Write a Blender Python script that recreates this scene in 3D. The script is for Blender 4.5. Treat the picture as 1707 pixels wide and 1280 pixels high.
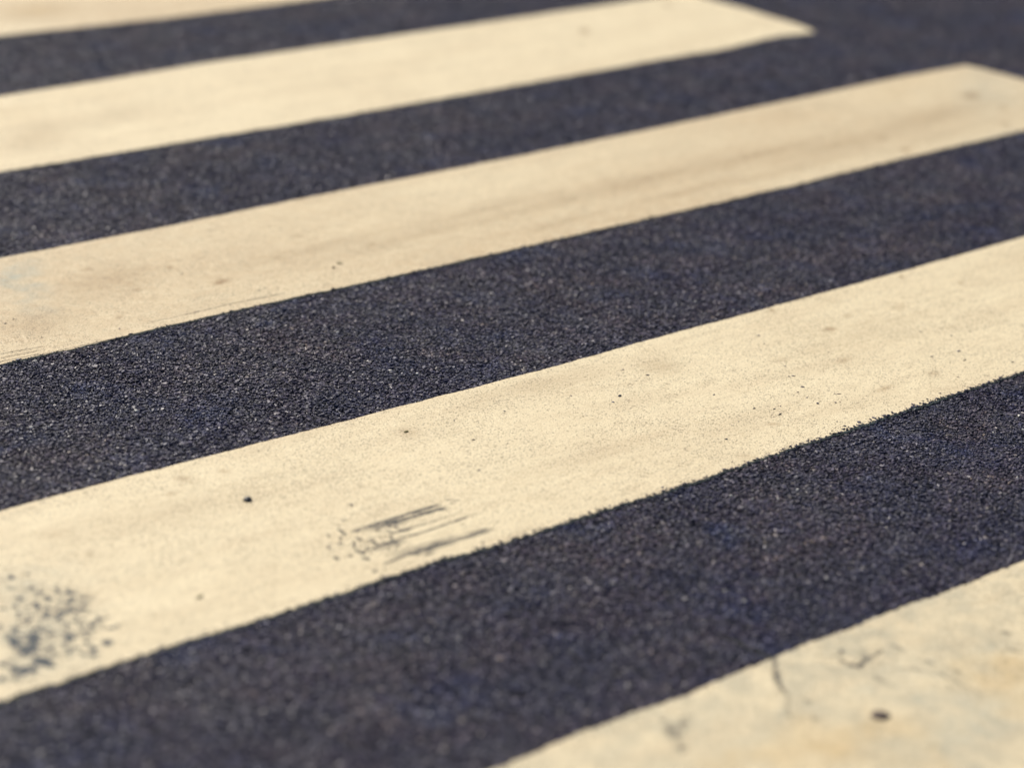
import bpy, math, random
import numpy as np
from mathutils import Matrix, Vector

# ---------------------------------------------------------------- clean
for o in list(bpy.data.objects):
    bpy.data.objects.remove(o)
scene = bpy.context.scene
COL = scene.collection
rng = np.random.default_rng(7)
random.seed(7)

# ---------------------------------------------------------------- camera
# world: x runs along the stripes, y across them (away from the viewer), z up, metres
cam_d = bpy.data.cameras.new('camera')
cam = bpy.data.objects.new('camera', cam_d)
COL.objects.link(cam)
right = Vector((0.737588, -0.673628, 0.046799))
up = Vector((0.199684, 0.283800, 0.937861))
back = Vector((-0.645051, -0.682410, 0.343840))
M = Matrix((right, up, back)).transposed().to_4x4()
M.translation = Vector((-2.8391, -3.0036, 1.5161))
cam.matrix_world = M
cam_d.sensor_width = 36.0
cam_d.lens = 94.22
cam_d.clip_start = 0.05
cam_d.clip_end = 2000.0
cam_d.dof.use_dof = True
cam_d.dof.focus_distance = 4.34
cam_d.dof.aperture_fstop = 1.8
scene.camera = cam

# ---------------------------------------------------------------- sky and sun
SUN_EL, SUN_AZ = 42.0, 88.0       # azimuth: direction the light comes FROM, degrees from +x towards +y
world = bpy.data.worlds.new('World')
scene.world = world
world.use_nodes = True
wn = world.node_tree
wn.nodes.clear()
wo = wn.nodes.new('ShaderNodeOutputWorld')
bg = wn.nodes.new('ShaderNodeBackground')
sky = wn.nodes.new('ShaderNodeTexSky')
sky.sky_type = 'NISHITA'
sky.sun_disc = False
sky.sun_elevation = math.radians(SUN_EL)
sky.sun_rotation = math.radians(90.0 - SUN_AZ)
bg.inputs['Strength'].default_value = 0.075
wn.links.new(sky.outputs[0], bg.inputs[0])
wn.links.new(bg.outputs[0], wo.inputs[0])
sun_d = bpy.data.lights.new('sun', 'SUN')
sun_d.energy = 5.0
sun_d.angle = math.radians(0.53)
sun_d.color = (1.0, 0.93, 0.82)
sun = bpy.data.objects.new('sun', sun_d)
COL.objects.link(sun)
az, el = math.radians(SUN_AZ), math.radians(SUN_EL)
sdir = Vector((math.cos(el) * math.cos(az), math.cos(el) * math.sin(az), math.sin(el)))
sun.rotation_euler = sdir.to_track_quat('Z', 'Y').to_euler()
sun.location = sdir * 20

scene.view_settings.view_transform = 'Standard'
scene.view_settings.look = 'None'
scene.view_settings.gamma = 1.0
scene.view_settings.use_curve_mapping = False
scene.view_settings.exposure = 0.22
scene.render.engine = 'CYCLES'

# ---------------------------------------------------------------- traced data (metres on the road)
EDGES = {0: [[0.6332, 2.5511], [1.1062, 2.5049], [1.4535, 2.4959]], 1: [[0.3142, 2.0457], [0.5844, 2.0489], [0.877, 2.0627], [1.3027, 2.0544], [1.6935, 2.0478], [2.1145, 2.0406], [2.3403, 2.0396]], 2: [[-0.0157, 1.523], [0.3468, 1.5144], [0.8565, 1.5031], [1.3074, 1.5035], [1.9579, 1.5109], [2.0962, 1.5034], [2.3173, 1.5349], [2.4544, 1.5176]], 3: [[-0.2978, 1.0354], [0.029, 1.0301], [0.4804, 1.0384], [0.7725, 1.0349], [1.2133, 1.0377], [1.4756, 1.0424], [1.8942, 1.0531], [2.2739, 1.0625]], 4: [[-0.6267, 0.5548], [-0.4933, 0.5511], [-0.2869, 0.5572], [-0.0935, 0.5573], [0.0872, 0.5525], [0.4265, 0.5484], [0.9684, 0.5497], [1.2691, 0.5501], [1.6026, 0.561], [2.1058, 0.5633]], 5: [[-0.9548, 0.0349], [-0.7842, 0.0355], [-0.5692, 0.0325], [-0.3379, 0.0273], [-0.1027, 0.0242], [0.0852, 0.0212], [0.4291, 0.0259], [0.6893, 0.0251], [1.0315, 0.0284], [1.1967, 0.0306], [1.4154, 0.0357]], 6: [[-1.2697, -0.464], [-1.1451, -0.4638], [-1.0634, -0.4635], [-0.9079, -0.4672], [-0.7383, -0.4675], [-0.5745, -0.463], [-0.4355, -0.475], [-0.2637, -0.4713], [-0.0867, -0.475], [0.1094, -0.4699], [0.4172, -0.4652], [0.7642, -0.4619]], 7: [[-0.9004, -0.9632], [-0.7257, -0.9565], [-0.5901, -0.964], [-0.4177, -0.9594], [-0.299, -0.9586], [-0.1168, -0.9625], [0.1063, -0.9646]]}
CHIPS = [[-1.0644, -0.1663, 43888.0, -6289.0, 33272.0], [-1.0388, -0.1724, 219526.0, -108126.0, 115173.0], [-1.089, -0.2286, 107640.0, -42319.0, 63060.0], [-1.0615, -0.2315, 84937.0, -35041.0, 49983.0], [-1.0406, -0.2723, 42414.0, -18990.0, 25032.0], [-1.0257, -0.2581, 108276.0, -36118.0, 72704.0], [-1.0275, -0.2498, 175045.0, -64710.0, 112563.0], [-1.0622, -0.2813, 136613.0, -52567.0, 85265.0], [-1.03, -0.2962, 87468.0, -31363.0, 58155.0], [-1.0409, -0.3098, 110995.0, -36484.0, 75860.0], [-1.1119, -0.2452, 50298.0, -11039.0, 35283.0], [-1.1124, -0.253, 157516.0, -62952.0, 90783.0], [-1.118, -0.2659, 124555.0, -24610.0, 89633.0], [-1.0874, -0.2603, 43771.0, 9025.0, 44421.0], [-1.0908, -0.2487, 75953.0, 34398.0, 89964.0], [-1.0906, -0.2916, 72341.0, -30110.0, 42685.0], [-1.0817, -0.3027, 176042.0, -77102.0, 102828.0], [-1.118, -0.2965, 47691.0, -5604.0, 37381.0], [-1.1309, -0.3014, 250024.0, -103298.0, 143188.0], [-1.1039, -0.2995, 158306.0, -63849.0, 94060.0], [-1.1025, -0.3138, 187980.0, -65835.0, 119613.0], [-1.0887, -0.3351, 72988.0, -30531.0, 44157.0], [-1.0447, -0.3437, 31306.0, 4045.0, 31181.0], [-1.065, -0.3563, 139476.0, -53692.0, 90439.0], [-1.061, -0.3315, 245694.0, -94777.0, 157594.0], [-1.1487, -0.3057, 35436.0, -4651.0, 26987.0], [-1.1673, -0.3349, 14669.0, -6370.0, 8049.0], [-1.1429, -0.3446, 11904.0, -5301.0, 6649.0], [-1.1488, -0.3402, 59527.0, -23348.0, 35136.0], [-1.1696, -0.363, 23253.0, -9869.0, 13114.0], [-1.1596, -0.3663, 18185.0, -7882.0, 10270.0], [-1.1081, -0.3577, 63803.0, -15640.0, 45860.0], [-1.1072, -0.367, 30610.0, -10673.0, 19974.0], [-1.095, -0.3567, 70557.0, -5793.0, 58915.0], [-1.0747, -0.4077, 20195.0, -3946.0, 15851.0], [-1.0955, -0.3908, 63843.0, -15709.0, 46940.0], [-1.0991, -0.4095, 20582.0, -3899.0, 15981.0], [-1.1097, -0.429, 65296.0, -15667.0, 48566.0], [-1.1163, -0.4178, 65394.0, -15637.0, 48208.0], [-1.1389, -0.3775, 40991.0, -16960.0, 24356.0], [-1.1222, -0.3816, 60759.0, -21195.0, 39429.0], [-1.1281, -0.4025, 104634.0, -59442.0, 52976.0], [-1.1701, -0.4066, 6232.0, -855.0, 4823.0], [-1.1683, -0.4224, 42389.0, -17253.0, 25331.0], [-1.2041, -0.414, 12280.0, -2440.0, 8800.0], [-1.211, -0.4007, 23918.0, -1582.0, 19153.0], [-1.1929, -0.4204, 22191.0, -3690.0, 16564.0], [-1.2122, -0.3812, 91009.0, -47204.0, 43675.0], [-1.2035, -0.3795, 77250.0, -4311.0, 62286.0], [-1.1571, -0.2885, 148657.0, -84704.0, 65816.0], [-1.2373, -0.4155, 96588.0, -43980.0, 50362.0], [-1.1271, -0.2466, 62575.0, -15458.0, 42211.0], [-1.0401, -0.2381, 86822.0, -30924.0, 55705.0], [-1.062, -0.2519, 79441.0, 30328.0, 90977.0], [-1.0325, -0.3859, 243820.0, -96065.0, 163814.0], [-1.0474, -0.377, 44892.0, 10112.0, 47790.0], [-1.0374, -0.3757, 103889.0, -13043.0, 87273.0], [-1.0658, -0.3101, 347186.0, -143722.0, 212544.0], [-1.0394, -0.2869, 338675.0, -142364.0, 208187.0], [-1.0311, -0.2216, 331594.0, -139370.0, 197855.0], [-1.0259, -0.2277, 399225.0, -184746.0, 228520.0], [-1.0344, -0.3245, 340417.0, -143975.0, 214229.0], [-1.033, -0.348, 523018.0, -241634.0, 320634.0]]
SCUFF = [[-0.5653, -0.3245, -0.5132, -0.3273, 6.374203224596926, 0.24, 0.30000000000000004], [-0.6032, -0.3851, -0.56, -0.3827, 4.499437570303712, 0.21000000000000002, 0.30000000000000004], [-0.5953, -0.4197, -0.4996, -0.4221, 4.499437570303712, 0.21000000000000002, 0.21000000000000002], [-0.573, -0.3238, -0.5026, -0.3274, 5.62429696287964, 0.15000000000000002, 0.18], [-0.6054, -0.4123, -0.4879, -0.4208, 4.874390701162355, 0.12, 0.18], [-0.5936, -0.3187, -0.5419, -0.3164, 2.6246719160104988, 0.375, 0.675], [-0.5445, -0.3145, -0.4331, -0.3163, 1.687289088863892, 1, 0.8999999999999999], [-0.5601, -0.3232, -0.5118, -0.3257, 4.1244844394450695, 0.675, 0.6000000000000001], [-0.5445, -0.3246, -0.4361, -0.3322, 1.8747656542932134, 0.8999999999999999, 0.5249999999999999], [-0.488, -0.3227, -0.4347, -0.3307, 2.9996250468691414, 0.30000000000000004, 0.5249999999999999], [-0.5438, -0.3566, -0.5238, -0.3573, 2.249718785151856, 1, 1], [-0.5259, -0.3572, -0.462, -0.357, 0.7499062617172854, 1, 0.44999999999999996], [-0.4633, -0.3561, -0.4231, -0.3546, 0.562429696287964, 0.375, 0.15000000000000002], [-0.6234, -0.3799, -0.586, -0.3793, 1.3123359580052494, 0.44999999999999996, 0.75], [-0.586, -0.3793, -0.5605, -0.3784, 1.8747656542932134, 1, 1], [-0.5562, -0.3757, -0.5234, -0.379, 1.124859392575928, 1, 1], [-0.5234, -0.379, -0.4596, -0.3765, 0.9373828271466067, 1, 0.75], [-0.4596, -0.3765, -0.427, -0.3738, 1.124859392575928, 1, 0.75], [-0.427, -0.3738, -0.402, -0.3726, 0.562429696287964, 0.375, 0.15000000000000002], [-0.6326, -0.4302, -0.5865, -0.4262, 1.4998125234345707, 0.44999999999999996, 0.6000000000000001], [-0.5865, -0.4262, -0.5663, -0.4267, 1.687289088863892, 0.9750000000000001, 0.8250000000000001], [-0.5714, -0.4278, -0.5074, -0.4262, 4.874390701162355, 0.6000000000000001, 0.5249999999999999], [-0.5152, -0.4279, -0.4381, -0.4299, 2.6246719160104988, 0.44999999999999996, 0.44999999999999996], [-0.57, -0.4431, -0.5485, -0.4422, 1.124859392575928, 0.75, 0.44999999999999996], [-0.4696, -0.4243, -0.4328, -0.4264, 3.374578177727784, 0.30000000000000004, 0.375], [-0.4125, -0.3077, -0.3978, -0.3209, 1.124859392575928, 0.375, 0.44999999999999996], [-0.4156, -0.3212, -0.4075, -0.3244, 0.9373828271466067, 0.6000000000000001, 0.44999999999999996], [-0.6175, -0.3455, -0.6311, -0.3646, 0.9373828271466067, 0.6000000000000001, 0.75], [-0.6347, -0.374, -0.6333, -0.387, 1.3123359580052494, 0.8999999999999999, 0.8999999999999999], [-0.5933, -0.3583, -0.6007, -0.3821, 0.9373828271466067, 0.5249999999999999, 0.44999999999999996], [-0.5536, -0.343, -0.5523, -0.3588, 1.124859392575928, 0.75, 0.75], [-0.56, -0.3581, -0.5728, -0.3782, 0.9373828271466067, 0.5249999999999999, 0.6000000000000001], [-0.5959, -0.3515, -0.5857, -0.3541, 0.9373828271466067, 0.44999999999999996, 0.44999999999999996]]
DOTS = [[-0.5817, -0.2783, 334316.0, -171004.0, 275463.0], [-0.6071, -0.3038, 432489.0, -218746.0, 356112.0], [-0.635, -0.3106, 196151.0, -97808.0, 159576.0], [-0.6139, -0.3147, 193500.0, -97600.0, 159646.0], [-0.6254, -0.3259, 439748.0, -220637.0, 362633.0], [-0.6382, -0.3415, 284754.0, -142056.0, 235080.0], [-0.659, -0.3417, 451352.0, -222666.0, 368326.0], [-0.6712, -0.3749, 203623.0, -100002.0, 167980.0], [-0.5673, -0.3369, 224026.0, -115968.0, 191964.0], [-0.6398, -0.3999, 170588.0, -85356.0, 145194.0], [-0.6583, -0.4394, 174148.0, -86462.0, 149861.0], [-0.5961, -0.3975, 165442.0, -84720.0, 144119.0], [-0.6359, -0.3755, 198732.0, -99490.0, 167300.0], [-0.6327, -0.3851, 198651.0, -99686.0, 168406.0], [-0.6114, -0.3863, 348083.0, -176688.0, 298841.0], [-0.5759, -0.393, 340129.0, -175982.0, 298925.0], [-0.474, -0.458, 320965.0, -175706.0, 309120.0], [-0.6054, -0.3406, 568123.0, -288389.0, 477530.0], [-0.6048, -0.3474, 435354.0, -221167.0, 367382.0], [-0.5991, -0.2887, 762534.0, -386865.0, 625701.0], [-0.6411, -0.4428, 808243.0, -405162.0, 703630.0], [-0.6491, -0.332, 795496.0, -394269.0, 649390.0], [-0.5363, -0.2396, 724677.0, -378128.0, 600016.0], [-0.6521, -0.3817, 804869.0, -399586.0, 673675.0], [-0.6229, -0.3658, 442328.0, -222845.0, 373150.0], [-0.5413, -0.332, 266107.0, -139546.0, 230722.0], [-0.5381, -0.3419, 415625.0, -218475.0, 362911.0]]
DOTS2 = [[0.3556, -0.3301, 49374.0, -24815.0, 71233.0], [0.3604, -0.306, 121856.0, -89180.0, 165889.0], [0.349, -0.3596, 77821.0, -38854.0, 113498.0], [0.4084, -0.3467, 75006.0, -38527.0, 111357.0], [0.4117, -0.349, 118744.0, -88858.0, 169244.0], [0.2891, -0.3307, 127382.0, -91062.0, 169989.0], [0.3875, -0.2937, 119816.0, -88427.0, 164088.0], [0.6884, -0.3201, 48001.0, -32476.0, 77571.0], [0.7531, -0.3276, 75738.0, -54280.0, 125709.0], [0.521, -0.0707, 108958.0, -82160.0, 141432.0], [0.4956, -0.1068, 110833.0, -83216.0, 144840.0], [0.4403, -0.2058, 115321.0, -85909.0, 154577.0], [0.4063, -0.2433, 117976.0, -87201.0, 158753.0], [0.4161, -0.2466, 117349.0, -87065.0, 158886.0], [0.7797, -0.2225, 73917.0, -53275.0, 117821.0], [0.7853, -0.4213, 44801.0, -15208.0, 81202.0], [0.8084, -0.2698, 68044.0, -60551.0, 110071.0], [0.7235, -0.367, 99530.0, -82797.0, 164297.0], [0.6439, -0.4137, 104421.0, -85063.0, 170727.0], [0.2705, -0.3344, 128836.0, -91507.0, 170788.0], [0.3779, -0.3733, 166339.0, -141479.0, 231606.0], [0.1431, -0.4631, 192835.0, -153484.0, 251473.0], [0.3119, -0.4334, 126964.0, -92355.0, 180803.0], [0.4739, -0.4548, 90011.0, -58343.0, 141838.0], [0.5551, -0.4468, 110145.0, -87390.0, 176311.0], [-0.3697, 0.5877, 125360.0, -54726.0, 83594.0], [0.2379, -0.2298, 178804.0, -141694.0, 214740.0], [0.2458, -0.3135, 268675.0, -241238.0, 331015.0], [0.2572, -0.3583, 130184.0, -92206.0, 173677.0], [0.1063, -0.3835, 195938.0, -151981.0, 239693.0], [-0.0962, -0.0876, 215179.0, -147632.0, 201571.0], [-0.1878, -0.0714, 227045.0, -149920.0, 200700.0], [-0.2183, -0.1513, 233611.0, -154316.0, 211850.0], [-0.2963, -0.1602, 245557.0, -157317.0, 214279.0], [0.2145, -0.1016, 129882.0, -88307.0, 148844.0], [0.1975, -0.0575, 180485.0, -137070.0, 193802.0], [0.0773, -0.1572, 141652.0, -91942.0, 156397.0], [0.0419, -0.0983, 299167.0, -239557.0, 292428.0], [-0.1052, 0.7759, 195314.0, -116081.0, 120315.0], [-0.5001, 0.6255, 378566.0, -213934.0, 186299.0], [-0.4866, 0.7332, 172404.0, -80046.0, 94434.0], [-0.5126, 0.7205, 175319.0, -80541.0, 95224.0]]
BROWN = [[-0.6746, -0.018, 7206.0, -2484.0, 5558.0, 0.45499999999999996], [-0.6079, -0.0286, 16576.0, -4194.0, 14402.0, 0.5850000000000001], [-0.0732, 0.6993, 2596.0, -1603.0, 8674.0, 0.8450000000000001], [-0.1025, 0.8169, 14182.0, -4128.0, 11850.0, 0.7150000000000001], [-0.2227, 0.747, 5287.0, -2151.0, 14389.0, 0.5850000000000001], [-0.233, 0.8922, 3430.0, -263.0, 11479.0, 0.39], [0.297, 0.7215, 3753.0, -1136.0, 6453.0, 0.52], [0.2129, 0.8423, 4807.0, -596.0, 9836.0, 0.52], [-0.3331, 0.6391, 27829.0, -14970.0, 16463.0, 0.45499999999999996], [1.9309, 1.8357, 4710.0, -3801.0, 4881.0, 0.9750000000000001], [2.3602, 1.9582, 4066.0, -3377.0, 4763.0, 0.5850000000000001], [2.2622, 0.8386, 1172.0, -531.0, 2198.0, 0.9750000000000001], [2.2376, 0.7258, 4241.0, -4446.0, 7370.0, 0.65], [1.7621, 0.7009, 2056.0, -550.0, 3613.0, 0.5850000000000001], [1.7342, 0.6047, 4190.0, -1454.0, 7366.0, 0.65], [2.1149, 0.6271, 3552.0, -1448.0, 6844.0, 0.65], [1.2857, 0.7257, 7319.0, -3920.0, 10133.0, 0.52], [1.2875, 0.7133, 1806.0, -527.0, 2726.0, 0.26], [0.653, -0.1192, 5814.0, -1631.0, 9102.0, 0.65], [0.6436, 0.0114, 18798.0, -12524.0, 25477.0, 0.65], [1.0011, 0.0046, 24058.0, -18735.0, 37479.0, 0.65], [1.0657, -0.083, 11379.0, -6889.0, 19432.0, 0.45499999999999996], [0.7364, -0.089, 13532.0, -7239.0, 20578.0, 0.39], [0.5509, -0.2427, 2287.0, -1713.0, 14886.0, 0.39], [0.6254, -0.3755, 7167.0, -2573.0, 12029.0, 0.39], [0.4969, -0.3778, 2391.0, -1530.0, 16371.0, 0.45499999999999996], [0.8566, -0.1102, 2541.0, -1012.0, 4181.0, 0.26], [0.4577, -0.1777, 1367.0, 6.0, 7287.0, 0.195], [0.2652, -0.0797, 653.0, -28.0, 934.0, 0.28600000000000003], [0.2355, -0.0878, 5792.0, -18.0, 8316.0, 0.26], [-0.2803, -0.0662, 2854.0, -624.0, 3049.0, 0.26], [0.0779, -0.4472, 3628.0, -148.0, 5381.0, 0.26], [-0.7188, -0.057, 9823.0, -2497.0, 30046.0, 0.45499999999999996], [-0.7901, -0.1201, 5136.0, -2434.0, 19700.0, 0.26], [-0.935, -0.0803, 1374.0, 102.0, 4202.0, 0.28600000000000003], [-0.9387, -0.1671, 25698.0, 1980.0, 24921.0, 0.39], [0.2196, -0.3808, 10255.0, 2018.0, 16426.0, 0.39], [1.9811, 0.756, 14.0, -28.0, 270.0, 0.338], [1.6851, 0.7196, 12.0, -30.0, 360.0, 0.312], [1.9338, 0.6472, 30.0, -78.0, 1114.0, 0.20800000000000002], [1.4268, 0.7546, 15.0, -57.0, 776.0, 0.36400000000000005], [1.4135, 0.6376, 24.0, -110.0, 2019.0, 0.26], [1.0699, 0.7498, 14.0, -53.0, 703.0, 0.312], [1.0859, 0.6431, 50.0, -238.0, 4230.0, 0.28600000000000003], [0.7418, 0.7292, 19.0, -79.0, 1095.0, 0.28600000000000003], [0.6204, 0.7741, 42.0, -228.0, 3044.0, 0.26], [0.4147, 0.7172, 28.0, -90.0, 1189.0, 0.26], [0.6948, 0.6266, 73.0, -274.0, 4665.0, 0.26], [0.2175, 0.7656, 25.0, -116.0, 1491.0, 0.26], [-0.2395, 0.8122, 79.0, -61.0, 219.0, 0.28600000000000003], [-0.4695, 0.6908, 149.0, -93.0, 233.0, 0.28600000000000003], [0.689, -0.1676, 30.0, -4.0, 475.0, 0.156], [-0.747, -0.111, 39.0, 3.0, 449.0, 0.156], [0.0379, -0.0266, 27.0, 10.0, 794.0, 0.13], [-0.1052, -0.3157, 42.0, 77.0, 1302.0, 0.10400000000000001], [0.1888, 1.7063, 100.0, -83.0, 184.0, 0.28600000000000003], [0.4524, 1.778, 41.0, -34.0, 233.0, 0.156], [0.8541, 2.7326, 92.0, -30.0, 201.0, 0.39]]
OCHRE = [[2.1602, 0.9773, 58.0, -57.0, 208.0, 0.12], [0.276, 1.8885, 121.0, -77.0, 178.0, 0.15], [0.5174, 1.991, 61.0, -31.0, 195.0, 0.12], [0.8731, 2.762, 67.0, -22.0, 146.0, 0.3], [-0.2085, -1.1888, 237.0, -149.0, 404.0, 0.5], [-0.2317, -1.1387, 331.0, -116.0, 547.0, 0.3], [-0.5406, -1.1718, 178.0, -15.0, 265.0, 0.55], [-0.4507, -1.1814, 343.0, 59.0, 543.0, 0.4], [-0.6165, -1.1427, 315.0, 84.0, 470.0, 0.4], [-0.6799, -1.1132, 519.0, 74.0, 735.0, 0.3], [-0.4697, -1.2587, 1041.0, -864.0, 2066.0, 0.35]]
GREY = [[-0.3658, 0.9188, 425.0, -217.0, 219.0, 0.75], [-0.3995, 0.7988, 485.0, -160.0, 330.0, 0.35], [-0.3976, -1.2516, 245.0, -199.0, 389.0, 0.55], [-0.3227, -1.2487, 432.0, -148.0, 725.0, 0.5], [-0.2941, -1.0699, 732.0, 282.0, 1204.0, 0.25], [-0.3444, -1.1707, 1117.0, -524.0, 1767.0, 0.45], [-0.1758, -1.1144, 453.0, 152.0, 777.0, 0.3], [-0.4404, -1.258, 1453.0, -1228.0, 1562.0, 0.4], [-1.1369, -0.3386, 183.0, -56.0, 121.0, 0.35], [-1.1023, -0.228, 367.0, -153.0, 206.0, 0.3], [-1.0163, -0.1965, 403.0, 200.0, 498.0, 0.2], [-0.3923, -1.0927, 3190.0, 1291.0, 5134.0, 0.3], [-0.2768, -1.1157, 4017.0, 1610.0, 1936.0, 0.25], [-0.5404, -1.0833, 3470.0, 452.0, 5131.0, 0.35], [1.9885, 0.5022, 70.0, -56.0, 128.0, 0.3], [2.3551, 0.857, 56.0, -57.0, 96.0, 0.3], [-1.1577, -0.4521, 675.0, 194.0, 725.0, 0.2]]
LINES = [[-0.4151, -0.9592, -0.4415, -0.9873, 3, 0.5, 0.6], [-0.4415, -0.9873, -0.4698, -1.0172, 4, 0.65, 0.5], [-0.4698, -1.0172, -0.4815, -1.0462, 2.5, 0.45, 0.4], [-0.4815, -1.0462, -0.5216, -1.0773, 2, 0.2, 0.15], [-0.5216, -1.0773, -0.5248, -1.0931, 3, 0.25, 0.3], [-0.3378, -1.004, -0.3257, -0.9997, 3, 0.5, 0.5], [-0.3481, -1.0139, -0.3513, -1.0291, 2.5, 0.45, 0.5], [-0.3513, -1.0291, -0.3474, -1.0451, 3, 0.5, 0.8], [-0.3474, -1.0451, -0.3281, -1.0378, 3, 0.8, 0.6], [-0.3281, -1.0378, -0.2834, -1.0314, 2.5, 0.6, 0.55], [-0.3056, -1.037, -0.3336, -1.0424, 1.5, 0.3, 0.3], [-0.3553, -0.9975, -0.3503, -1.0035, 3, 0.45, 0.5], [-0.364, -0.9865, -0.3552, -0.9953, 1.5, 0.3, 0.3], [-0.2574, -1.0239, -0.2615, -1.0478, 2, 0.35, 0.4], [-0.1072, -1.0928, -0.1067, -1.1024, 2.5, 0.6, 0.6], [-0.1476, -1.1062, -0.1486, -1.11, 3, 0.4, 0.4], [-0.1757, -1.1479, -0.1773, -1.1511, 2.5, 0.5, 0.4], [-0.2546, -1.1324, -0.2543, -1.137, 4, 0.35, 0.3], [-0.2644, -1.0856, -0.2598, -1.0979, 4, 0.25, 0.3], [-0.3498, -1.0715, -0.3526, -1.0929, 4, 0.25, 0.3], [-0.3128, -1.0755, -0.274, -1.1134, 2, 0.3, 0.2], [-0.274, -1.1134, -0.2815, -1.1975, 2, 0.25, 0.2], [-0.4738, -1.0665, -0.4782, -1.0735, 5, 0.4, 0.4], [-0.5, -1.1019, -0.5019, -1.1105, 4, 0.4, 0.3], [-0.1425, -1.1281, -0.1384, -1.1447, 2.5, 0.35, 0.3], [-0.1936, -1.0785, -0.1655, -1.1063, 1.5, 0.2, 0.2], [-0.6628, -1.0142, -0.6762, -1.0354, 9, 0.3, 0.35], [-0.6584, -1.0036, -0.665, -1.0184, 7, 0.2, 0.2], [-0.6829, -1.044, -0.6937, -1.0646, 7, 0.3, 0.2], [-0.6272, -1.0073, -0.6544, -1.0265, 7, 0.2, 0.2], [-0.3142, 0.5875, -0.2447, 0.586, 0.6, 0.2, 0.4], [-0.2447, 0.586, -0.1395, 0.5888, 0.7, 0.6, 0.8], [-0.1395, 0.5888, -0.0187, 0.5833, 0.7, 0.8, 0.7], [-0.0492, 0.6206, -0.0264, 0.6257, 0.8, 0.5, 0.4], [-0.5618, 0.5556, -0.44, 0.5542, 1.0, 0.3, 0.7], [-0.44, 0.5542, -0.2968, 0.5487, 1.0, 0.9, 0.9], [-0.2968, 0.5487, -0.177, 0.5472, 1.0, 0.9, 0.5], [-0.177, 0.5472, 0.1779, 0.5414, 0.8, 0.5, 0.3]]
RIDGES = [[-0.5579, 0.6619, -0.5668, 0.635], [-0.5376, 0.6589, -0.5449, 0.6381], [-0.5188, 0.6496, -0.5303, 0.6206], [-0.5384, 0.6373, -0.5441, 0.6229], [-0.6002, 0.5967, -0.5248, 0.5875], [-0.6205, 0.5646, -0.5538, 0.5608], [-0.6112, 0.5793, -0.5426, 0.5745]]
PALE = [[-0.2332, -0.6234, 0.0039], [-0.0038, -0.5928, 0.003], [-0.0347, -0.5703, 0.003], [-0.0719, -0.583, 0.003], [-0.0533, -0.5425, 0.0039], [0.0465, -0.586, 0.0039], [-0.3104, -0.7726, 0.0039], [-0.3129, -0.812, 0.0039], [-0.1636, -0.8292, 0.0039], [-0.4068, -0.825, 0.003], [-0.036, -0.9059, 0.003], [0.0914, -0.8695, 0.003], [-0.7373, 0.2911, 0.0049], [-0.8011, 0.199, 0.0039], [-0.5698, 0.5398, 0.0049], [-0.5652, 0.2581, 0.0059], [-0.0695, 0.3687, 0.0039], [0.378, 0.4791, 0.0039], [0.5418, 0.4037, 0.0039], [0.5215, 0.4085, 0.003], [0.5704, 0.1313, 0.0039], [0.363, -0.7558, 0.0039], [-0.1202, 0.1686, 0.0069], [-0.1912, 0.1866, 0.0049], [-0.0928, 0.1317, 0.0049], [-0.7378, -0.6439, 0.0039], [-0.7283, -0.9644, 0.0059], [-0.7034, -0.6674, 0.003], [0.5859, -0.5884, 0.0049], [-0.5415, -0.7727, 0.0039], [-0.1004, -0.1304, 0.003], [-0.2323, 1.13, 0.0039], [-0.4764, 0.2678, 0.0039], [0.5392, -0.6314, 0.0039]]
WORN = [[-1.1512, -0.3608, 105.0, -31.0, 69.0, 0.62], [-1.0789, -0.2918, 141.0, -23.0, 108.0, 0.6], [-1.0898, -0.2373, 352.0, -170.0, 185.0, 0.5], [-1.082, -0.3796, 242.0, -100.0, 153.0, 0.56], [-1.1834, -0.3692, 286.0, -134.0, 151.0, 0.6], [-0.5796, -0.3798, 365.0, -189.0, 970.0, 0.16], [-0.3254, -1.0354, 289.0, 193.0, 2633.0, 0.42], [-0.67, -1.0284, 1202.0, -503.0, 1471.0, 0.42], [-0.6875, -1.0404, 211.0, 10.0, 285.0, 0.25]]
VOIDS = [[0.4826, 0.0498, 0.01], [0.4698, 0.0507, 0.008], [0.1441, 1.2682, 0.009], [-0.5029, 0.3641, 0.007], [0.7912, 1.2363, 0.01], [0.3288, -0.5009, 0.007], [0.389, -0.5374, 0.012], [-0.2342, -0.5665, 0.009], [-0.2744, -0.4773, 0.008], [-0.5236, 0.4828, 0.005], [-0.609, -0.7783, 0.01], [-0.9114, -0.7413, 0.011], [-0.4852, -0.9109, 0.009], [-0.8155, -0.8342, 0.01], [-0.2625, -0.6125, 0.007], [-0.6653, -0.623, 0.008]]
SCUFF_HEEL = [-0.5946, -0.3688]
CRACK = [[-0.4191, -0.8665], [-0.4152, -0.8899], [-0.4161, -0.9229], [-0.4148, -0.9462], [-0.4151, -0.9592]]
THINGS = {"pebble": [-0.6473, -0.1396], "gum": [-0.431, -1.1522], "leaf1": [0.1465, 0.6486], "leaf2": [0.1717, 0.6622], "twig": [[-0.9058, -0.3693], [-0.8938, -0.3664]], "flake": [0.1066, -0.144], "speck": [[-0.2826, -0.0646], [-0.2782, -0.0709]], "ch1": [0.4598, -0.4753], "ch2": [0.4437, -0.4672]}
# ---------------------------------------------------------------- helpers
def tag(o, label=None, cat=None, group=None, kind=None):
    for k, v in (('label', label), ('category', cat), ('group', group), ('kind', kind)):
        if v:
            o[k] = v
    return o


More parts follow.
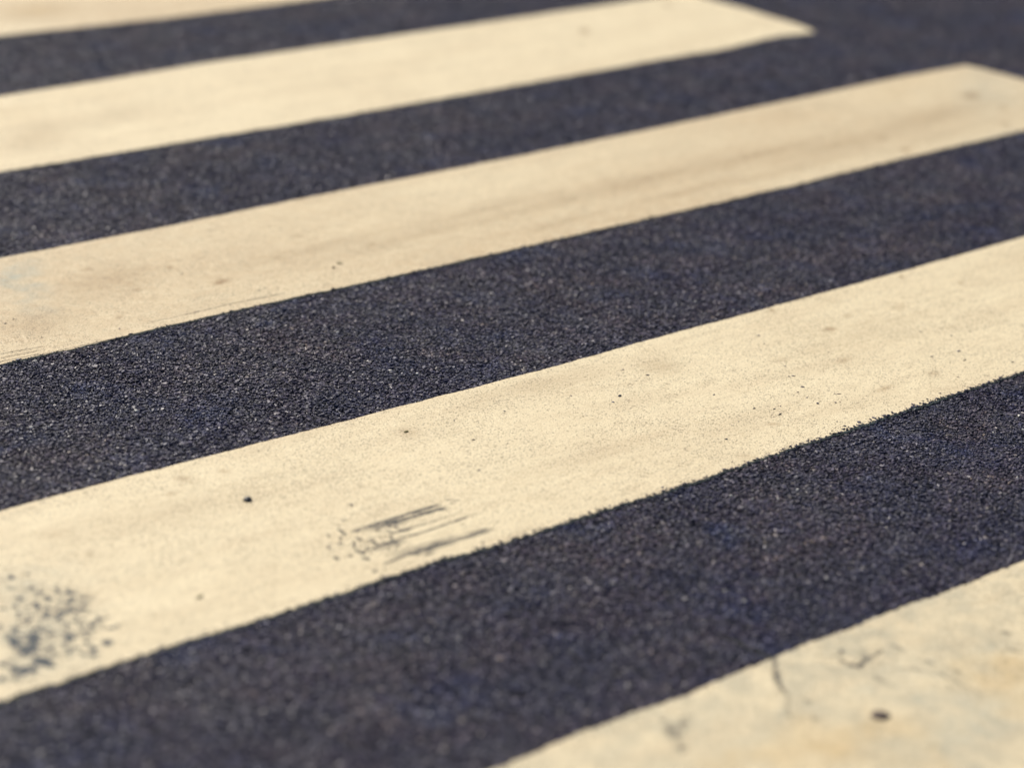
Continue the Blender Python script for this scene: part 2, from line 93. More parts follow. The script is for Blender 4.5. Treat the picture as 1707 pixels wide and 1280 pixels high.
def link_mesh(name, verts, faces, mat, parent=None, smooth=False):
    me = bpy.data.meshes.new(name)
    me.from_pydata([tuple(v) for v in verts], [], [tuple(f) for f in faces])
    me.update()
    if mat:
        me.materials.append(mat)
    if smooth:
        me.polygons.foreach_set('use_smooth', [True] * len(me.polygons))
    o = bpy.data.objects.new(name, me)
    COL.objects.link(o)
    if parent:
        o.parent = parent
    return o


class NT:
    """small wrapper that makes node trees readable"""
    def __init__(self, name):
        self.m = bpy.data.materials.new(name)
        self.m.use_nodes = True
        self.t = self.m.node_tree
        self.t.nodes.clear()
        self.out = self.n('ShaderNodeOutputMaterial')
        self.b = self.n('ShaderNodeBsdfPrincipled')
        self.l(self.b.outputs[0], self.out.inputs['Surface'])

    def n(self, typ, **kw):
        nd = self.t.nodes.new(typ)
        for k, v in kw.items():
            setattr(nd, k, v)
        return nd

    def l(self, a, b):
        self.t.links.new(a, b)

    def put(self, sock, v):
        if isinstance(v, bpy.types.NodeSocket):
            self.l(v, sock)
        else:
            sock.default_value = v

    def math(self, op, a, b=0.0, c=0.0, clamp=False):
        nd = self.n('ShaderNodeMath', operation=op, use_clamp=clamp)
        self.put(nd.inputs[0], a)
        self.put(nd.inputs[1], b)
        self.put(nd.inputs[2], c)
        return nd.outputs[0]

    def ramp(self, v, lo, hi, a=0.0, b=1.0):
        nd = self.n('ShaderNodeMapRange', interpolation_type='SMOOTHSTEP')
        self.put(nd.inputs[0], v)
        for i, x in zip((1, 2, 3, 4), (lo, hi, a, b)):
            self.put(nd.inputs[i], x)
        return nd.outputs[0]

    def mix(self, f, a, b, blend='MIX'):
        nd = self.n('ShaderNodeMix', data_type='RGBA', blend_type=blend)
        self.put(nd.inputs[0], f)
        for s, v in ((nd.inputs[6], a), (nd.inputs[7], b)):
            if isinstance(v, tuple):
                s.default_value = (v[0], v[1], v[2], 1)
            else:
                self.l(v, s)
        return nd.outputs[2]

    def pos(self, scale=(1, 1, 1), loc=(0, 0, 0)):
        g = self.n('ShaderNodeNewGeometry')
        mp = self.n('ShaderNodeMapping')
        mp.inputs['Scale'].default_value = scale
        mp.inputs['Location'].default_value = loc
        self.l(g.outputs['Position'], mp.inputs[0])
        return mp.outputs[0]

    def noise(self, vec, scale, detail=3.0, rough=0.55):
        nd = self.n('ShaderNodeTexNoise')
        self.l(vec, nd.inputs['Vector'])
        nd.inputs['Scale'].default_value = scale
        nd.inputs['Detail'].default_value = detail
        nd.inputs['Roughness'].default_value = rough
        return nd

    def voro(self, vec, scale, feature='F1'):
        nd = self.n('ShaderNodeTexVoronoi', feature=feature)
        self.l(vec, nd.inputs['Vector'])
        nd.inputs['Scale'].default_value = scale
        return nd

    def attr(self, name, typ='GEOMETRY'):
        return self.n('ShaderNodeAttribute', attribute_name=name, attribute_type=typ)


# ---------------------------------------------------------------- materials
def tint_asphalt(k, base):
    """broad bluish, violet and brownish patches of the mixed stone"""
    P = k.pos()
    b1 = k.noise(P, 9.0, 3.0).outputs['Fac']
    c = k.mix(k.ramp(b1, .40, .60), base, k.mix(1.0, base, (1.15, 1.0, .97), 'MULTIPLY'))
    b2 = k.noise(k.pos(loc=(5, 3, 1)), 7.0, 5.0, .65).outputs['Fac']
    c = k.mix(k.ramp(b2, .5, .72), c, k.mix(1.0, c, (.70, .92, 1.35), 'MULTIPLY'))
    b3 = k.noise(k.pos(loc=(9, 13, 1)), 4.0, 4.0, .6).outputs['Fac']
    return k.mix(1.0, c, k.mix(k.ramp(b3, .34, .66), (.74, .76, .88), (1.26, 1.18, 1.02)), 'MULTIPLY')


def mat_aggregate():
    k = NT('aggregate stone')
    oi = k.n('ShaderNodeObjectInfo')
    r = oi.outputs['Random']
    cr = k.n('ShaderNodeValToRGB')
    cr.color_ramp.interpolation = 'LINEAR'
    el_ = cr.color_ramp.elements
    stops = [(0.0, (.013, .014, .026)), (.25, (.027, .027, .050)), (.55, (.045, .043, .076)), (.82, (.066, .062, .099)),
             (.94, (.100, .090, .115)), (.99, (.13, .12, .125)), (1.0, (.24, .22, .20))]
    el_[0].position, el_[0].color = 0.0, (*stops[0][1], 1)
    el_[1].position, el_[1].color = 1.0, (*stops[-1][1], 1)
    for p, c in stops[1:-1]:
        e = el_.new(p)
        e.color = (*c, 1)
    k.l(r, cr.inputs[0])
    P = k.pos()
    g = k.noise(P, 900.0, 3.0).outputs['Fac']
    c = tint_asphalt(k, cr.outputs[0])
    c = k.mix(1.0, c, k.mix(k.ramp(g, .3, .7), (.6, .6, .6), (1.35, 1.35, 1.35)), 'MULTIPLY')
    k.l(c, k.b.inputs['Base Color'])
    k.put(k.b.inputs['Roughness'], k.ramp(r, 0, 1, .62, .42))
    k.b.inputs['Specular IOR Level'].default_value = .33
    bp = k.n('ShaderNodeBump')
    bp.inputs['Strength'].default_value = .5
    bp.inputs['Distance'].default_value = .0006
    k.l(g, bp.inputs['Height'])
    k.l(bp.outputs[0], k.b.inputs['Normal'])
    return k.m


def mat_binder():
    k = NT('asphalt road')
    P = k.pos()
    v = k.voro(P, 210.0)
    rnd = k.n('ShaderNodeSeparateColor')
    k.l(v.outputs['Color'], rnd.inputs[0])
    c = k.mix(k.ramp(rnd.outputs[0], .2, 1.0), (.007, .007, .014), (.034, .033, .064))
    c = tint_asphalt(k, c)
    k.l(c, k.b.inputs['Base Color'])
    k.b.inputs['Roughness'].default_value = .7
    d = k.ramp(v.outputs['Distance'], .1, .75, 1, 0)
    bp = k.n('ShaderNodeBump')
    bp.inputs['Strength'].default_value = 1.0
    bp.inputs['Distance'].default_value = .003
    k.l(d, bp.inputs['Height'])
    k.l(bp.outputs[0], k.b.inputs['Normal'])
    return k.m


def mat_pale():
    k = NT('pale stone')
    g = k.noise(k.pos(), 400.0).outputs['Fac']
    k.l(k.mix(g, (.50, .46, .40), (.86, .82, .74)), k.b.inputs['Base Color'])
    k.b.inputs['Roughness'].default_value = .3
    return k.m


def mat_paint():
    k = NT('thermoplastic road paint')
    P = k.pos()
    base = (.86, .75, .52)
    worn = (.60, .47, .30)
    # broad clouds of grime, drawn out along the stripes
    n1 = k.noise(k.pos((.55, 2.8, 1)), 4.0, 6.0, .65).outputs['Fac']
    c = k.mix(k.ramp(n1, .42, .68, 0, .34), base, worn)
    n2 = k.noise(k.pos((.7, 2.4, 1), (3, 1, 2)), 24.0, 6.0, .72).outputs['Fac']
    c = k.mix(k.ramp(n2, .47, .74, 0, .50), c, (.60, .50, .33))
    n3 = k.noise(k.pos((1, 1.4, 1), (8, 1, 2)), 70.0, 4.0, .7).outputs['Fac']
    c = k.mix(k.ramp(n3, .52, .75, 0, .45), c, (.50, .43, .30))
    # tyres have rubbed some stripes browner, others greyer
    grit = k.noise(P, 34.0, 6.0, .7).outputs['Fac']
    at = k.math('MULTIPLY', k.attr('tan').outputs['Fac'], k.ramp(grit, .3, .7, .7, 1.3), clamp=True)
    c = k.mix(at, c, (.53, .385, .225))
    grit2 = k.noise(k.pos(loc=(6, 1, 0)), 18.0, 6.0, .65).outputs['Fac']
    at = k.math('MULTIPLY', k.attr('dull').outputs['Fac'], k.ramp(grit2, .35, .65, .2, 1.7), clamp=True)
    c = k.mix(at, c, (.54, .49, .36))
    # painted-on wear carried by the mesh
    def masked(name, edge=.35, sc=260.0):
        a = k.attr(name).outputs['Fac']
        nn = k.noise(P, sc, 3.0, .7).outputs['Fac']
        return a, nn
    a, nn = masked('brown')
    c = k.mix(k.math('MULTIPLY', a, k.ramp(nn, .3, .62, .7, 1.5), clamp=True), c, (.34, .225, .11))
    a, nn = masked('ochre')
    n4 = k.noise(P, 24.0, 4.0, .6).outputs['Fac']
    c = k.mix(k.math('MULTIPLY', a, k.ramp(n4, .3, .65, .7, 1.4), clamp=True), c, (.64, .47, .235))
    a, nn = masked('grey')
    n5 = k.noise(k.pos(loc=(2, 7, 0)), 30.0, 4.0, .65).outputs['Fac']
    c = k.mix(k.math('MULTIPLY', a, k.ramp(n5, .32, .68, .4, 1.5), clamp=True), c, (.42, .43, .36))
    # fine grain: sand in the paint, tiny pits filled with dirt
    g = k.noise(P, 620.0, 2.0, .7).outputs['Fac']
    c = k.mix(k.ramp(g, .36, .60), k.mix(1.0, c, (.56, .52, .44), 'MULTIPLY'), c)
    clus = k.noise(k.pos((1, 1.5, 1), (4, 4, 4)), 7.0, 4.0, .6).outputs['Fac']
    v = k.voro(P, 330.0)
    s = k.n('ShaderNodeSeparateColor')
    k.l(v.outputs['Color'], s.inputs[0])
    lim = k.ramp(clus, .33, .66, .93, .62)
    pit = k.math('MULTIPLY', k.math('GREATER_THAN', s.outputs[0], lim), k.ramp(v.outputs['Distance'], .30, .50, 1, 0))
    c = k.mix(k.math('MULTIPLY', pit, .85), c, (.11, .085, .055))
    v2 = k.voro(k.pos(loc=(1, 2, 0)), 120.0)
    s2 = k.n('ShaderNodeSeparateColor')
    k.l(v2.outputs['Color'], s2.inputs[0])
    lim2 = k.ramp(clus, .33, .70, .985, .90)
    pit2 = k.math('MULTIPLY', k.math('GREATER_THAN', s2.outputs[1], lim2),
                  k.ramp(v2.outputs['Distance'], .08, .16, 1, 0))
    c = k.mix(k.math('MULTIPLY', pit2, .85), c, (.035, .035, .035))
    # tyre scuffs, traced cracks and grooves, painted lip shade, then chips
    rub_shade = k.attr('rubber_lip_shade').outputs['Fac']
    rn = k.noise(k.pos((.10, 1, 1)), 650.0, 3.0, .75).outputs['Fac']
    rub_shade = k.math('POWER', rub_shade, .8)
    rm = k.math('MULTIPLY', rub_shade, k.ramp(rn, .38, .58, .25, 2.4), clamp=True)
    c = k.mix(rm, c, (.016, .018, .022))
    wear = k.attr('wear').outputs['Fac']
    wn_ = k.noise(P, 170.0, 4.0, .7).outputs['Fac']
    wn2 = k.noise(P, 55.0, 3.0, .6).outputs['Fac']
    wv = k.math('ADD', wear, k.math('MULTIPLY', k.math('SUBTRACT', wn_, .5), 1.7))
    wv = k.math('ADD', wv, k.math('MULTIPLY', k.math('SUBTRACT', wn2, .5), .9))
    wm = k.ramp(wv, .53, .70)
    wm = k.math('MULTIPLY', wm, k.ramp(wear, .02, .15), clamp=True)
    c = k.mix(k.math('MULTIPLY', wm, .97), c, (.026, .036, .046))
    k.l(c, k.b.inputs['Base Color'])
    k.b.inputs['Roughness'].default_value = .62
    k.b.inputs['Specular IOR Level'].default_value = .35
    vs = k.voro(P, 190.0, 'SMOOTH_F1')
    h = k.math('ADD', g, k.math('MULTIPLY', vs.outputs['Distance'], -.9))
    h = k.math('SUBTRACT', h, k.math('MULTIPLY', wm, 1.5))
    h = k.math('SUBTRACT', h, pit)
    bp = k.n('ShaderNodeBump')
    bp.inputs['Strength'].default_value = .55
    bp.inputs['Distance'].default_value = .0007
    k.l(h, bp.inputs['Height'])
    k.l(bp.outputs[0], k.b.inputs['Normal'])
    return k.m


def mat_simple(name, c1, c2, rough=.6, sc=300.0, dist=.0006):
    k = NT(name)
    g = k.noise(k.pos(), sc, 4.0, .65).outputs['Fac']
    k.l(k.mix(k.ramp(g, .35, .65), c1, c2), k.b.inputs['Base Color'])
    k.b.inputs['Roughness'].default_value = rough
    bp = k.n('ShaderNodeBump')
    bp.inputs['Distance'].default_value = dist
    k.l(g, bp.inputs['Height'])
    k.l(bp.outputs[0], k.b.inputs['Normal'])
    return k.m


M_AGG, M_ROAD, M_PAINT, M_PALE = mat_aggregate(), mat_binder(), mat_paint(), mat_pale()
M_PEBBLE = mat_simple('dark pebble', (.018, .020, .026), (.05, .052, .06), .5)
M_GUM = mat_simple('old trodden gum', (.060, .040, .032), (.11, .080, .065), .75, 200)
M_LEAF = mat_simple('dry leaf', (.10, .060, .020), (.20, .13, .045), .7, 500)
M_OLIVE = mat_simple('dry olive twig', (.13, .11, .035), (.26, .22, .09), .7, 500)

# ---------------------------------------------------------------- road sheet
ROAD_Z = -.0015
R = 300.0
road = link_mesh('road', [(-R, -R, ROAD_Z), (R, -R, ROAD_Z), (R, R, ROAD_Z), (-R, R, ROAD_Z)], [(0, 1, 2, 3)], M_ROAD)
tag(road, kind='structure')

M_CRACK = mat_simple('black crack strip', (.004, .004, .005), (.010, .010, .012), .9)  # solid near-black strip laid along the crack line
cv, cf = [], []
cw = [.0014, .0034, .0030, .0042, .0046]
for i, (x, y) in enumerate(CRACK):
    p, q = CRACK[max(0, i - 1)], CRACK[min(len(CRACK) - 1, i + 1)]
    d = Vector((q[0] - p[0], q[1] - p[1])).normalized()
    for s_, zz in ((-1, ROAD_Z + .0020), (1, ROAD_Z + .0020), (1, ROAD_Z - .001), (-1, ROAD_Z - .001)):
        cv.append((x - d.y * cw[i] * s_, y + d.x * cw[i] * s_, zz))
for i in range(len(CRACK) - 1):
    a = i * 4
    for j in range(4):
        cf.append((a + j, a + (j + 1) % 4, a + 4 + (j + 1) % 4, a + 4 + j))
cf += [(3, 2, 1, 0), tuple(range(len(cv) - 4, len(cv)))]
link_mesh('asphalt_crack', cv, cf, M_CRACK, road)

# ---------------------------------------------------------------- edges of the stripes
X0 = -3.4          # stripes run on to the left, out of the frame
XEND = 2.515


def vnoise(x, step, seed):
    """smooth 1-D value noise in -1..1"""
    t = np.asarray(x) / step
    i = np.floor(t).astype(int)
    f = t - i
    f = f * f * (3 - 2 * f)
    tab = np.random.default_rng(seed).uniform(-1, 1, 8192)
    return tab[i % 8192] * (1 - f) + tab[(i + 1) % 8192] * f


def vnoise2(x, y, step, seed):
    """smooth 2-D value noise in -1..1"""
    x, y = np.asarray(x) / step, np.asarray(y) / step
    i, j = np.floor(x).astype(int), np.floor(y).astype(int)
    f, g = x - i, y - j
    f, g = f * f * (3 - 2 * f), g * g * (3 - 2 * g)
    tab = np.random.default_rng(seed).uniform(-1, 1, (1024, 1024))
    a, b = tab[i % 1024, j % 1024], tab[(i + 1) % 1024, j % 1024]
    c, d = tab[i % 1024, (j + 1) % 1024], tab[(i + 1) % 1024, (j + 1) % 1024]
    return (a * (1 - f) + b * f) * (1 - g) + (c * (1 - f) + d * f) * g


def warp(x, y, a, step, seed):
    """nudge positions so that marks get ragged outlines"""
    return (x + a * vnoise2(x, y, step, seed) + a * .6 * vnoise2(x, y, step * .45, seed + 1),
            y + a * vnoise2(x, y, step, seed + 2) + a * .6 * vnoise2(x, y, step * .45, seed + 3))


def edge_y(idx, x):
    """traced edge (0..7), or the regular one for the far side of the first and near side of the last stripe"""
    x = np.asarray(x, float)
    if idx in EDGES:
        p = np.array(sorted(EDGES[idx]))
        m = p[:, 1].mean()
        # relax to the mean outside the traced range
        xs = np.concatenate([[p[0, 0] - .6], p[:, 0], [p[-1, 0] + .6]])
        ys = np.concatenate([[m], p[:, 1], [m]])
        y = np.interp(x, xs, ys)
        y = (y + np.interp(x - .03, xs, ys) + np.interp(x + .03, xs, ys)) / 3
    else:
        y = np.full_like(x, 3.045 if idx == -1 else -1.462)
    near = idx % 2 == 0
    y = y + .0010 * vnoise(x, .045, 50 + idx) + (.0016 if near else .0008) * vnoise(x, .013, 80 + idx)
    if near:
        amp = .0024 if idx == 6 else .0010
        y = y + amp * vnoise(x, .0052, 110 + idx) - amp * .6 * np.maximum(0, vnoise(x, .009, 140 + idx)) ** 2 * 2
    else:
        y = y + (.0022 if idx == 7 else .0007) * vnoise(x, .006, 110 + idx) + (.0025 * vnoise(x, .028, 150) if idx == 7 else 0)
    return y


def end_base(y):
    """the squared ends are not quite in line: one far corner is rounded off"""
    return np.interp(y, [1.40, 1.50, 1.53, 1.60, 1.75, 2.1], [XEND, 2.450, 2.466, 2.490, 2.505, XEND])


def end_x(y, seed):
    return end_base(y) + .004 * vnoise(np.asarray(y) + 20, .05, seed) + .002 * vnoise(np.asarray(y) + 20, .008, seed + 1)


PAINT_Z = .0030


def ellipse_field(X, Y, lst, soft=True, strength=None):
    F = np.zeros_like(X)
    for e in lst:
        cx, cy, A, B, C = e[:5]
        s = e[5] if len(e) > 5 else 1.0
        dx, dy = X - cx, Y - cy
        q = A * dx * dx + 2 * B * dx * dy + C * dy * dy
        if soft:
            F = np.maximum(F, s * np.exp(-np.minimum(q, 40) * 1.1)) + 0
        else:
            F = np.maximum(F, s * np.clip(1.35 - np.sqrt(q) * .85, 0, 1))
    return F


def seg_field(X, Y, lst, wk=.0010):
    F = np.zeros_like(X)
    for x0, y0, x1, y1, w, s0, s1 in lst:
        dx, dy = x1 - x0, y1 - y0
        L = dx * dx + dy * dy + 1e-12
        t = np.clip(((X - x0) * dx + (Y - y0) * dy) / L, 0, 1)
        d = np.hypot(X - x0 - t * dx, Y - y0 - t * dy)
        # a pixel across the stripe direction is about 2 mm of road, seen at this angle
        ww = max(w * wk, .0009)
        along = t * math.sqrt(L)
        F = np.maximum(F, (s0 + (s1 - s0) * t) * np.clip(1.5 - d / ww, 0, 1) * (.45 + .55 * np.clip(np.minimum(along, math.sqrt(L) - along) / .006, 0, 1)))
    return F


def make_stripe(near_idx, far_idx, xs, vrows, label, seed, tan=.1, dull=0.0):
    xs = np.asarray(xs)
    yn, yf = edge_y(near_idx, xs), edge_y(far_idx, xs)
    U, V = np.meshgrid(xs, vrows, indexing='ij')
    Y = yn[:, None] * (1 - V) + yf[:, None] * V
    w = np.clip((U - (XEND - .3)) / .3, 0, 1)
    X = U + w ** 2 * (end_x(Y, seed) - XEND)
    Z = PAINT_Z + .00020 * vnoise2(X, Y, .06, seed + 3) + .00010 * vnoise2(X, Y, .017, seed + 5) + .00008 * vnoise2(X, Y, .007, seed + 7)
    for x0, y0, x1, y1 in RIDGES if near_idx == 4 else []:
        dx, dy = x1 - x0, y1 - y0
        t = np.clip(((X - x0) * dx + (Y - y0) * dy) / (dx * dx + dy * dy), 0, 1)
        d = np.hypot(X - x0 - t * dx, Y - y0 - t * dy)
        Z = Z + .0011 * np.clip(1.3 - d / .0022, 0, 1)
    lines = seg_field(X, Y, LINES)
    wear = ellipse_field(X, Y, CHIPS, False)
    Z = Z - .0010 * np.clip(lines, 0, 1)
    # the worn patch also has a scatter of fine chips
    nx, ny = U.shape
    # rims: an upper shoulder and the foot, so the slab has a real side
    def rim(dx, dz):
        Xr, Yr, Zr = X.copy(), Y.copy(), Z.copy()
        return Xr, Yr, Zr
    verts = np.stack([X, Y, Z], -1).reshape(-1, 3)
    idx = np.arange(nx * ny).reshape(nx, ny)
    faces = np.stack([idx[:-1, :-1], idx[1:, :-1], idx[1:, 1:], idx[:-1, 1:]], -1).reshape(-1, 4)
    loop = np.concatenate([idx[:, 0], idx[-1, 1:], idx[-2::-1, -1], idx[0, -2:0:-1]])
    P = verts[loop]
    nxt, prv = np.roll(P, -1, 0), np.roll(P, 1, 0)
    tv = (nxt - prv)[:, :2]
    tv /= np.linalg.norm(tv, axis=1)[:, None] + 1e-9
    nrm = np.stack([tv[:, 1], -tv[:, 0]], 1)
    allv, allf = [verts], [faces]
    base = loop
    off = len(verts)
    for out, zz in ((.0009, -.0009), (.0014, -.0048)):
        ring = P.copy()
        ring[:, :2] += nrm * out
        ring[:, 2] = P[:, 2] + zz
        allv.append(ring)
        ri = off + np.arange(len(loop))
        off += len(loop)
        allf.append(np.stack([base, ri, np.roll(ri, -1), np.roll(base, -1)], -1))
        base = ri
    verts = np.concatenate(allv)
    faces = np.concatenate(allf)
    me = bpy.data.meshes.new('painted_stripe')
    me.vertices.add(len(verts))
    me.vertices.foreach_set('co', verts.astype(np.float32).ravel())
    me.loops.add(faces.size)
    me.loops.foreach_set('vertex_index', faces.astype(np.int32).ravel())
    me.polygons.add(len(faces))
    me.polygons.foreach_set('loop_start', np.arange(0, faces.size, 4, dtype=np.int32))
    me.update(calc_edges=True)
    me.polygons.foreach_set('use_smooth', np.ones(len(faces), dtype=bool))
    vx, vy = verts[:, 0], verts[:, 1]
    sx, sy = warp(vx, vy, .0010, .006, 41)
    wx, wy = warp(vx, vy, .0032, .008, 51)
    bx, by = warp(vx, vy, .0045, .009, 61)
    gx_, gy_ = warp(vx, vy, .0300, .060, 71)
    low = .5 + .5 * vnoise2(vx, vy * 1.8, .34, seed + 11)
    fields = {
        'tan': tan * (.55 + .9 * low),
        'dull': dull * (.4 + 1.2 * (.5 + .5 * vnoise2(vx, vy, .12, seed + 13))),
        'brown': ellipse_field(bx, by, BROWN),
        'ochre': ellipse_field(gx_, gy_, OCHRE),
        'grey': ellipse_field(gx_, gy_, GREY),
        'wear': np.maximum(1.25 * ellipse_field(wx, wy, CHIPS, False), ellipse_field(gx_, gy_, WORN)),
        'rubber_lip_shade': np.maximum.reduce([seg_field(vx, vy, SCUFF, .0016) * np.clip(1.15 + .75 * vnoise2(vx * .13, vy, .0018, 91) + .35 * vnoise2(vx * .5, vy, .006, 92), .08, 1.3),
                                     seg_field(vx + 1.3 * (sx - vx), vy + 1.3 * (sy - vy), LINES) * (np.clip(1.05 + 1.1 * vnoise2(vx, vy, .0055, 93) + .3 * vnoise2(vx, vy, .016, 94), .05, 1.2) if near_idx == 8 else 1.0),  # cracks, stains and grooves, plus the near lip's shade painted dark
                                     .9 * ellipse_field(bx, by, DOTS, False)]),
    }
    for n_, f_ in fields.items():
        a = me.attributes.new(n_, 'FLOAT', 'POINT')
        a.data.foreach_set('value', np.clip(f_, 0, 1).astype(np.float32))
    me.materials.append(M_PAINT)
    me.validate()
    o = bpy.data.objects.new('painted_stripe', me)
    COL.objects.link(o)
    return tag(o, label, 'road marking', 'parallel stripes painted across the road')


def spaced(*segs):
    out = []
    for a, b, st in segs:
        out.append(np.arange(a, b, st))
    out.append([segs[-1][1]])
    return np.concatenate(out)


def rows(n):
    return np.concatenate([[0, .002], np.linspace(.006, .994, n), [.998, 1]])


make_stripe(0, -1, spaced((X0, -.2, .02), (-.2, XEND, .005)), rows(40),
            'cream stripe cut off by the top edge, farthest one, only its near edge showing', 300, .42)
make_stripe(2, 1, spaced((X0, -.5, .02), (-.5, XEND, .004)), rows(70),
            'clean cream stripe whose blurred pointed end shows near the top edge, second farthest', 310, .10)
make_stripe(4, 3, spaced((X0, -.8, .02), (-.8, -.1, .0025), (-.1, XEND, .005)),
            np.concatenate([[0, .002], np.arange(.005, .10, .002), np.arange(.10, .99, .008), [.994, 1]]),
            'middle cream stripe with brown grime streaks and its squared end at the right edge', 320, .44, .06)
make_stripe(6, 5, spaced((X0, -1.4, .02), (-1.4, -.3, .0022), (-.3, 1.9, .003), (1.9, XEND, .02)),
            np.concatenate([[0, .002], np.arange(.005, .32, .0019), np.arange(.32, .995, .006), [.997, 1]]),
            'widest cream stripe crossing the middle, with black tyre scuffs and chipped dark spots', 330, .13, .03)
make_stripe(8, 7, spaced((X0, -1.1, .02), (-1.1, .5, .003), (.5, XEND, .02)),
            np.concatenate([[0, .003], np.linspace(.01, .99, 170), [.997, 1]]),
            'nearest blurred cream stripe in the bottom right corner, cracked and stained ochre', 340, .10, .42)

# ---------------------------------------------------------------- asphalt stones
stone_lib = bpy.data.collections.new('stone_shapes')


def stone_mesh(name, seed, mat, flat=.55):
    r = np.random.default_rng(seed)
    # an uneven double ring: flat cleaved top, wider girdle, narrow foot
    n = r.integers(5, 8)
    ang = np.sort(r.uniform(0, 2 * np.pi, n) * .35 + np.arange(n) * 2 * np.pi / n)
    ex = r.uniform(.85, 1.35)
    top, mid = [], []
    tilt = r.normal(0, .16, 2)
    for a in ang:
        k = r.uniform(.45, .8)
        x, y = k * math.cos(a) * ex, k * math.sin(a) / ex
        top.append((x, y, flat * (1 + tilt[0] * x + tilt[1] * y + r.normal(0, .06))))
        k2 = k + r.uniform(.15, .4)
        mid.append((k2 * math.cos(a + r.normal(0, .1)) * ex, k2 * math.sin(a) / ex, flat * r.uniform(.05, .45)))
    bot = [(x * .8, y * .8, -flat * .8) for x, y, z in mid]
    v = top + mid + bot
    f = [tuple(range(n))]
    for i in range(n):
        j = (i + 1) % n
        f += [(n + i, n + j, j), (n + i, j, i), (2 * n + i, 2 * n + j, n + j, n + i)]
    me = bpy.data.meshes.new(name)
    me.from_pydata(v, [], f)
    me.materials.append(mat)
    me.update()
    return me


NV = 14
for i in range(NV):
    o = bpy.data.objects.new('stone_%02d' % i, stone_mesh('stone', 900 + i, M_AGG))
    stone_lib.objects.link(o)


def instancer_group(coll):
    ng = bpy.data.node_groups.new('scatter_stones', 'GeometryNodeTree')
    ng.interface.new_socket('Geometry', in_out='INPUT', socket_type='NodeSocketGeometry')
    ng.interface.new_socket('Geometry', in_out='OUTPUT', socket_type='NodeSocketGeometry')
    N = ng.nodes
    gi, go = N.new('NodeGroupInput'), N.new('NodeGroupOutput')
    ip = N.new('GeometryNodeInstanceOnPoints')
    ci = N.new('GeometryNodeCollectionInfo')
    ci.inputs['Collection'].default_value = coll
    ci.inputs['Separate Children'].default_value = True
    ci.inputs['Reset Children'].default_value = True
    ip.inputs['Pick Instance'].default_value = True

    def na(name, typ):
        a = N.new('GeometryNodeInputNamedAttribute')
        a.data_type = typ
        a.inputs['Name'].default_value = name
        return a.outputs['Attribute']
    L = ng.links
    L.new(gi.outputs[0], ip.inputs['Points'])
    L.new(ci.outputs[0], ip.inputs['Instance'])
    L.new(na('pick', 'INT'), ip.inputs['Instance Index'])
    L.new(na('turn', 'FLOAT_VECTOR'), ip.inputs['Rotation'])
    L.new(na('size', 'FLOAT_VECTOR'), ip.inputs['Scale'])
    L.new(ip.outputs[0], go.inputs[0])
    return ng


def scatter(name, P, rot, scl, pick, coll):
    me = bpy.data.meshes.new(name)
    me.vertices.add(len(P))
    me.vertices.foreach_set('co', P.astype(np.float32).ravel())
    a = me.attributes.new('turn', 'FLOAT_VECTOR', 'POINT')
    a.data.foreach_set('vector', rot.astype(np.float32).ravel())
    a = me.attributes.new('size', 'FLOAT_VECTOR', 'POINT')
    a.data.foreach_set('vector', scl.astype(np.float32).ravel())
    a = me.attributes.new('pick', 'INT', 'POINT')
    a.data.foreach_set('value', pick.astype(np.int32))
    o = bpy.data.objects.new(name, me)
    COL.objects.link(o)
    md = o.modifiers.new('scatter', 'NODES')
    md.node_group = instancer_group(coll)
    return tag(o, kind='stuff')


def in_view_area(x, y, m):
    """the stretch of road around the photographed patch, with a margin"""
    q = np.array([(-1.36, -.61), (-.40, -1.35), (3.31, 1.48), (.85, 2.90)])
    ok = np.ones(len(x), bool)
    for i in range(4):
        a, b = q[i], q[(i + 1) % 4]
        e = (b - a) / np.linalg.norm(b - a)
        n_ = np.array([-e[1], e[0]])
        ok &= (x - a[0]) * n_[0] + (y - a[1]) * n_[1] > -m
    return ok


SP = .0045
gx = np.arange(-2.3, 4.2, SP)
gy = np.arange(-2.2, 3.8, SP * .87)
GX, GY = np.meshgrid(gx, gy)
GX = GX + (np.arange(len(gy)) % 2)[:, None] * SP / 2
px, py = GX.ravel(), GY.ravel()
keep = in_view_area(px, py, .45)
px, py = px[keep], py[keep]
px = px + rng.uniform(-.42, .42, len(px)) * SP
py = py + rng.uniform(-.42, .42, len(py)) * SP
# how deep inside a stripe (positive = inside)
inside = np.full(len(px), -1.0)
for ne, fe in ((0, -1), (2, 1), (4, 3), (6, 5), (8, 7)):
    d = np.minimum(np.minimum(py - edge_y(ne, px), edge_y(fe, px) - py), end_base(py) - px)
    inside = np.maximum(inside, d)
r_ = rng.random(len(px))
keep = (inside < .0012)
# a hairline crack in the near stretch of asphalt: stones are missing along it
cd = np.full(len(px), 1.0)
for (ax, ay), (bx_, by_) in zip(CRACK[:-1], CRACK[1:]):
    dx, dy = bx_ - ax, by_ - ay
    t = np.clip(((px - ax) * dx + (py - ay) * dy) / (dx * dx + dy * dy), 0, 1)
    cd = np.minimum(cd, np.hypot(px - ax - t * dx, py - ay - t * dy))
keep &= cd > .0042 + .0035 * rng.random(len(px))
# small voids where several stones have been plucked out
keep &= vnoise2(px, py, .011, 23) * .6 + vnoise2(px, py, .05, 24) * .5 < .86
for vx_, vy_, vr_ in VOIDS:
    keep &= np.hypot(px - vx_, py - vy_) > vr_ * (.7 + .5 * rng.random(len(px)))
